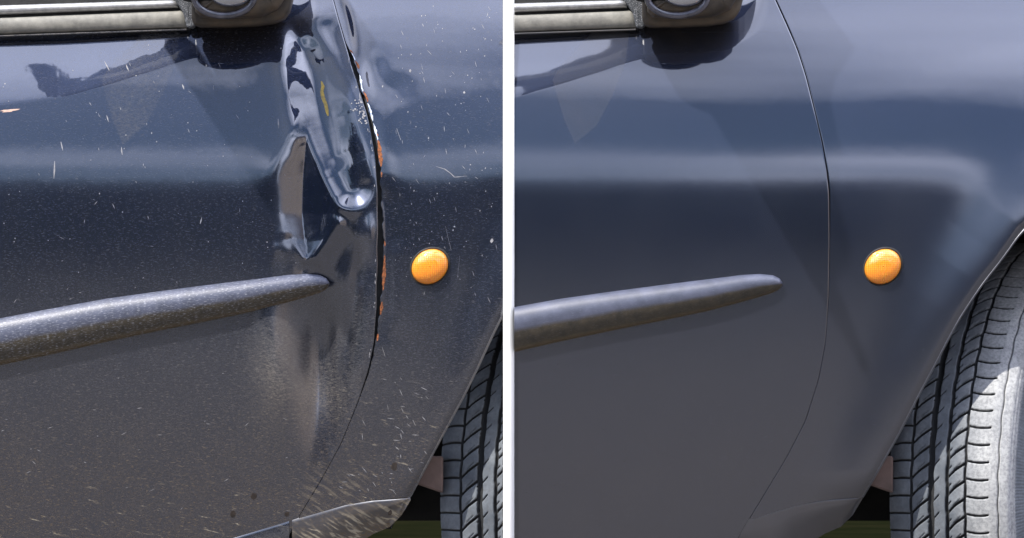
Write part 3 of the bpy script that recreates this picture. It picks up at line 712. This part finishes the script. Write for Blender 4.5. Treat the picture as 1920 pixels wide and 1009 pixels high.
link('filler_chip', flake_mesh([blob(14, 206, 17, 2.6, -4, 14, .4)], 0, False, 'door', .4, .3), M['chip'], ldoor)
for px_, py_, r_ in ((436, 965, 5.5), (475, 931, 5.5), (537, 965, 4.5)):
    link('tar_spot', flake_mesh([blob(px_, py_, r_, r_ * 1.15, 20, 10, .12)], 0, False, 'door', .4, .6), M['spot'], ldoor)
for px_, py_, r_ in ((739, 875, 6), (731, 962, 4)):
    link('tar_spot', flake_mesh([blob(px_, py_, r_, r_ * 1.3, 20, 10, .2)], 0, False, 'fender', .6 if py_ < 930 else 9, .6), M['spot'], lwing)
sc = [[(101, 302), (100, 335)], [(112, 265), (116, 282)], [(190, 112), (200, 130)], [(231, 118), (237, 131)], [(226, 275), (228, 290)], [(197, 215), (201, 228)], [(520, 222), (521, 240)], [(338, 156), (342, 166)], [(378, 408), (375, 420)]]
pl = []
for q in sc: pl += stroke([q[0], ((q[0][0] + q[1][0]) / 2 + random.uniform(-.6, .6), (q[0][1] + q[1][1]) / 2), q[1]], random.uniform(2, 3.2))
for k in range(75):
    x = random.uniform(0, 560); y = random.uniform(60, 560) ; s = random.uniform(.4, 1.1) * (1.6 if random.random() < .1 else 1); pl.append(blob(x, y, s, s * random.uniform(.8, 1.6), 0, 6, .3))
for k in range(70):
    x = random.uniform(0, 540); y = random.uniform(60, 960); a = random.gauss(R(80) if y < 420 else R(-8), .35); l_ = random.uniform(3, 11); pl += stroke([(x, y), (x + l_ * .5 * math.cos(a), y + l_ * .5 * math.sin(a)), (x + l_ * math.cos(a), y + l_ * math.sin(a))], random.uniform(.6, 1.3))
o = link('scratches', flake_mesh(pl, 0, False, 'door', .35, .2), M['scratch'], ldoor); o['kind'] = 'stuff'
pl = []
pl += stroke([(818, 312), (834, 317), (845, 325), (852, 332), (876, 330)], 1.3) + stroke([(743, 240), (751, 262)], 2.2) + stroke([(774, 788), (779, 798)], 3.) + stroke([(716, 650), (722, 668)], 2) + stroke([(835, 424), (846, 470)], 1.0) + stroke([(862, 480), (858, 520)], .8)
pl += [blob(922, 451, 3, 4, 0, 7, .3), blob(852, 425, 1.6, 1.6), blob(768, 130, 1.8, 3.2), blob(870, 172, 2, 2.4), blob(716, 160, 1.4, 2)]
for k in range(90):
    x = random.uniform(740, 935); y = random.uniform(0, 560); s = random.uniform(.4, 1.1); pl.append(blob(x, y, s, s * random.uniform(.8, 1.8), 15, 6, .3))
for k in range(60):
    x = random.uniform(730, 930); y = random.uniform(0, 560); a = random.gauss(R(72), .3); l_ = random.uniform(3, 12); pl += stroke([(x, y), (x + l_ * .5 * math.cos(a), y + l_ * .5 * math.sin(a)), (x + l_ * math.cos(a), y + l_ * math.sin(a))], random.uniform(.5, 1.1))
for k in range(70):
    x = random.uniform(600, 800); y = random.uniform(700, 925)
    if x > float(interp([(700, 890), (925, 770)], y)) - 8 or x < gapx(y) + 4: continue
    a = random.gauss(R(40), .4); l_ = random.uniform(3, 14); pl += stroke([(x, y), (x + l_ * .5 * math.cos(a), y + l_ * .5 * math.sin(a)), (x + l_ * math.cos(a), y + l_ * math.sin(a))], random.uniform(.6, 1.6))
o = link('scratches', flake_mesh(pl, 0, False, 'fender', .35, .2), M['scratch'], lwing); o['kind'] = 'stuff'

# ------------------------------------------------------------------ white border between the two views, built as an upright board
by = np.concatenate([np.arange(-420, 1300, 12.), [(ZC / U) + CY]])
bf = section(by) + 6; bf[-1] = bf[-2]
nb = len(by); bv = np.concatenate([PA(943.3, by, bf), PA(964.2, by, bf), PA(964.2, by, -900), PA(943.3, by, -900)])
bq = [(c_ * nb + k, ((c_ + 1) % 4) * nb + k, ((c_ + 1) % 4) * nb + k + 1, c_ * nb + k + 1) for c_ in range(4) for k in range(nb - 1)]
bq += [(0, 3 * nb, 2 * nb, nb), (nb - 1, 2 * nb - 1, 3 * nb - 1, 4 * nb - 1)]
bd = link('view_border', raw(bv, bq), M['board'], None, False)
tagthing(bd, 'white dividing border between the two dark blue car views, built as a narrow upright board', 'board')

# ------------------------------------------------------------------ ground and what stands behind the camera (mirrored in the paint)
def mk_ground():
    s = NT('dry gravel ground'); b = s.b
    c = s.mix(s.ramp(s.noise(.5, 6, .6), (.3, 0.), (.7, 1.)), (.05, .046, .041), (.088, .082, .075))
    c = s.mix(s.math('MULTIPLY', s.ramp(s.noise(26, 4, .7), (.4, 0.), (.65, 1.)), .5), c, (.15, .135, .12))
    s.l(c, b.inputs['Base Color']); b.inputs['Roughness'].default_value = .9; s.l(s.bump(s.noise(60, 4), .6, .01), b.inputs['Normal']); return s.m
def sheet(name, x0, x1, y0, y1, z, mat, kind='structure'):
    o = link(name, raw([(x0, y0, z), (x1, y0, z), (x1, y1, z), (x0, y1, z)], [(0, 1, 2, 3)]), mat, None, False); o['kind'] = kind; return o
sheet('ground', -400, 400, -400, 400, 0, mk_ground())
M['grass'] = simple('shade-darkened grass', (.004, .005, .002), (.007, .007, .003), 1, 6, spec=0, bump=.6, bscale=40)  # near-black colour carries the shade on the ground behind the car
sheet('grass', -60, 60, .8, 60, .004, M['grass'])
M['leaf'] = simple('dark foliage', (.018, .03, .012), (.05, .07, .028), .7, 2.5)
M['bark'] = simple('bark', (.06, .045, .035), (.10, .08, .06), .9, 12)
def leaf_cloud(n, radii, seed, size):
    g = np.random.default_rng(seed); d = g.normal(size=(n, 3)); d /= np.linalg.norm(d, axis=1)[:, None]
    lob = 1 + .22 * np.sin(d[:, 0] * 5 + seed) * np.cos(d[:, 2] * 6 + seed * 2) + .12 * np.sin(d[:, 1] * 11 + seed)
    r = g.uniform(.55, 1, n) ** .5 * lob; c = d * r[:, None] * np.array(radii)
    a = g.normal(size=(n, 3)); a /= np.linalg.norm(a, axis=1)[:, None]; b_ = np.cross(a, g.normal(size=(n, 3))); b_ /= np.linalg.norm(b_, axis=1)[:, None]
    s = g.uniform(.6, 1.3, n)[:, None] * size
    v = np.stack([c - a * s, c + b_ * s * .6, c + a * s, c - b_ * s * .6], 1).reshape(-1, 3)
    return v, np.arange(4 * n).reshape(-1, 4)
protos = [leaf_cloud(4200, (3.2, 2.6, 3.0), k, .26) for k in range(3)]
tms = []
for v, f in protos:
    me = raw(v, f); me.materials.append(M['leaf']); tms.append(me)
bm = bmesh.new(); bmesh.ops.create_cone(bm, cap_ends=True, segments=10, radius1=.28, radius2=.12, depth=4); bmesh.ops.translate(bm, vec=(0, 0, 2), verts=bm.verts[:])
trunk = bpy.data.meshes.new('mesh'); bm.to_mesh(trunk); bm.free(); trunk.materials.append(M['bark'])
# added pale building, unseen, placed to be mirrored in the crumpled door edge
M['plaster'] = simple('added house tan plaster', (.42, .34, .27), (.78, .66, .55), .9, 1.1, lo=.42, hi=.58); M['roof'] = simple('added house brown roof tiles', (.12, .07, .05), (.18, .10, .07), .8, 6); M['dark_glass'] = simple('added house dark window', (.02, .025, .03), None, .1)
ha = R(46); hc = Vector((math.sin(ha) * 21, -math.cos(ha) * 21, 0)); added_house = empty('added_house', hc); added_house.rotation_euler = (0, 0, R(90))
tagthing(added_house, 'added tan plastered building with brown roof, unseen, placed for its reflection in the crumpled door edge', 'added_house')
def hpart(name, me, mat): me.materials.append(mat); o = bpy.data.objects.new(name, me); col.objects.link(o); o.parent = added_house; return o
hpart('added_house_wall', box_mesh(-14, 12, -3, 3, 0, 7.4), M['plaster']); hpart('roof', raw([(-14.4, -3.5, 7.4), (12.4, -3.5, 7.4), (12.4, 3.5, 7.4), (-14.4, 3.5, 7.4), (-14.4, 0, 8.6), (12.4, 0, 8.6)], [(0, 1, 5, 4), (2, 3, 4, 5), (0, 4, 4, 3), (1, 2, 5, 5)][:2]), M['roof'])  # wall and roof of the added house
for wx in (-6.5, -2.5, 2.5, 6.5):
    for sy in (-3.02, 2.96): hpart('added_house_window', box_mesh(wx - .6, wx + .6, sy, sy + .06, 1.4, 3), M['dark_glass'])
hpart('door', box_mesh(-.5, .5, 2.97, 3.04, 0, 2.1), M['roof'])
k = 0
spots = [(a_, 27 + 5 * math.sin(a_ * 9), 1.28 + .24 * math.sin(a_ * 8.3)) for a_ in np.linspace(-1.35, 1.35, 17)]
for a_, r_, s_ in spots:
    if R(18) < a_ < R(72): r_ += 14; s_ *= .9
    t = empty('tree', (math.sin(a_) * r_, -math.cos(a_) * r_, 0)); t.scale = (s_, s_, s_)
    tagthing(t, 'dark leafy tree standing behind the photographer and only mirrored in the dark blue paint', 'tree', 'trees mirrored in the paint')
    c = bpy.data.objects.new('crown', tms[k % 3]); col.objects.link(c); c.parent = t; c.location = (0, 0, 4.4)
    c = bpy.data.objects.new('trunk', trunk); col.objects.link(c); c.parent = t; k += 1
hv, hf = [], []
for a_ in np.linspace(-1.5, 1.5, 30):
    v, f = leaf_cloud(260, (1.8, 1.0, 1.5), int(100 + a_ * 50), .3); rr_ = 24 if not R(18) < a_ < R(72) else 33; v = v + np.array([math.sin(a_) * rr_, -math.cos(a_) * rr_, 1.2]); hf.append(f + sum(len(q) for q in hv)); hv.append(v)
o = link('undergrowth', raw(np.concatenate(hv), np.concatenate(hf)), M['leaf'], None, False); o['kind'] = 'stuff'; o['label'] = 'low dark undergrowth beneath the mirrored trees'
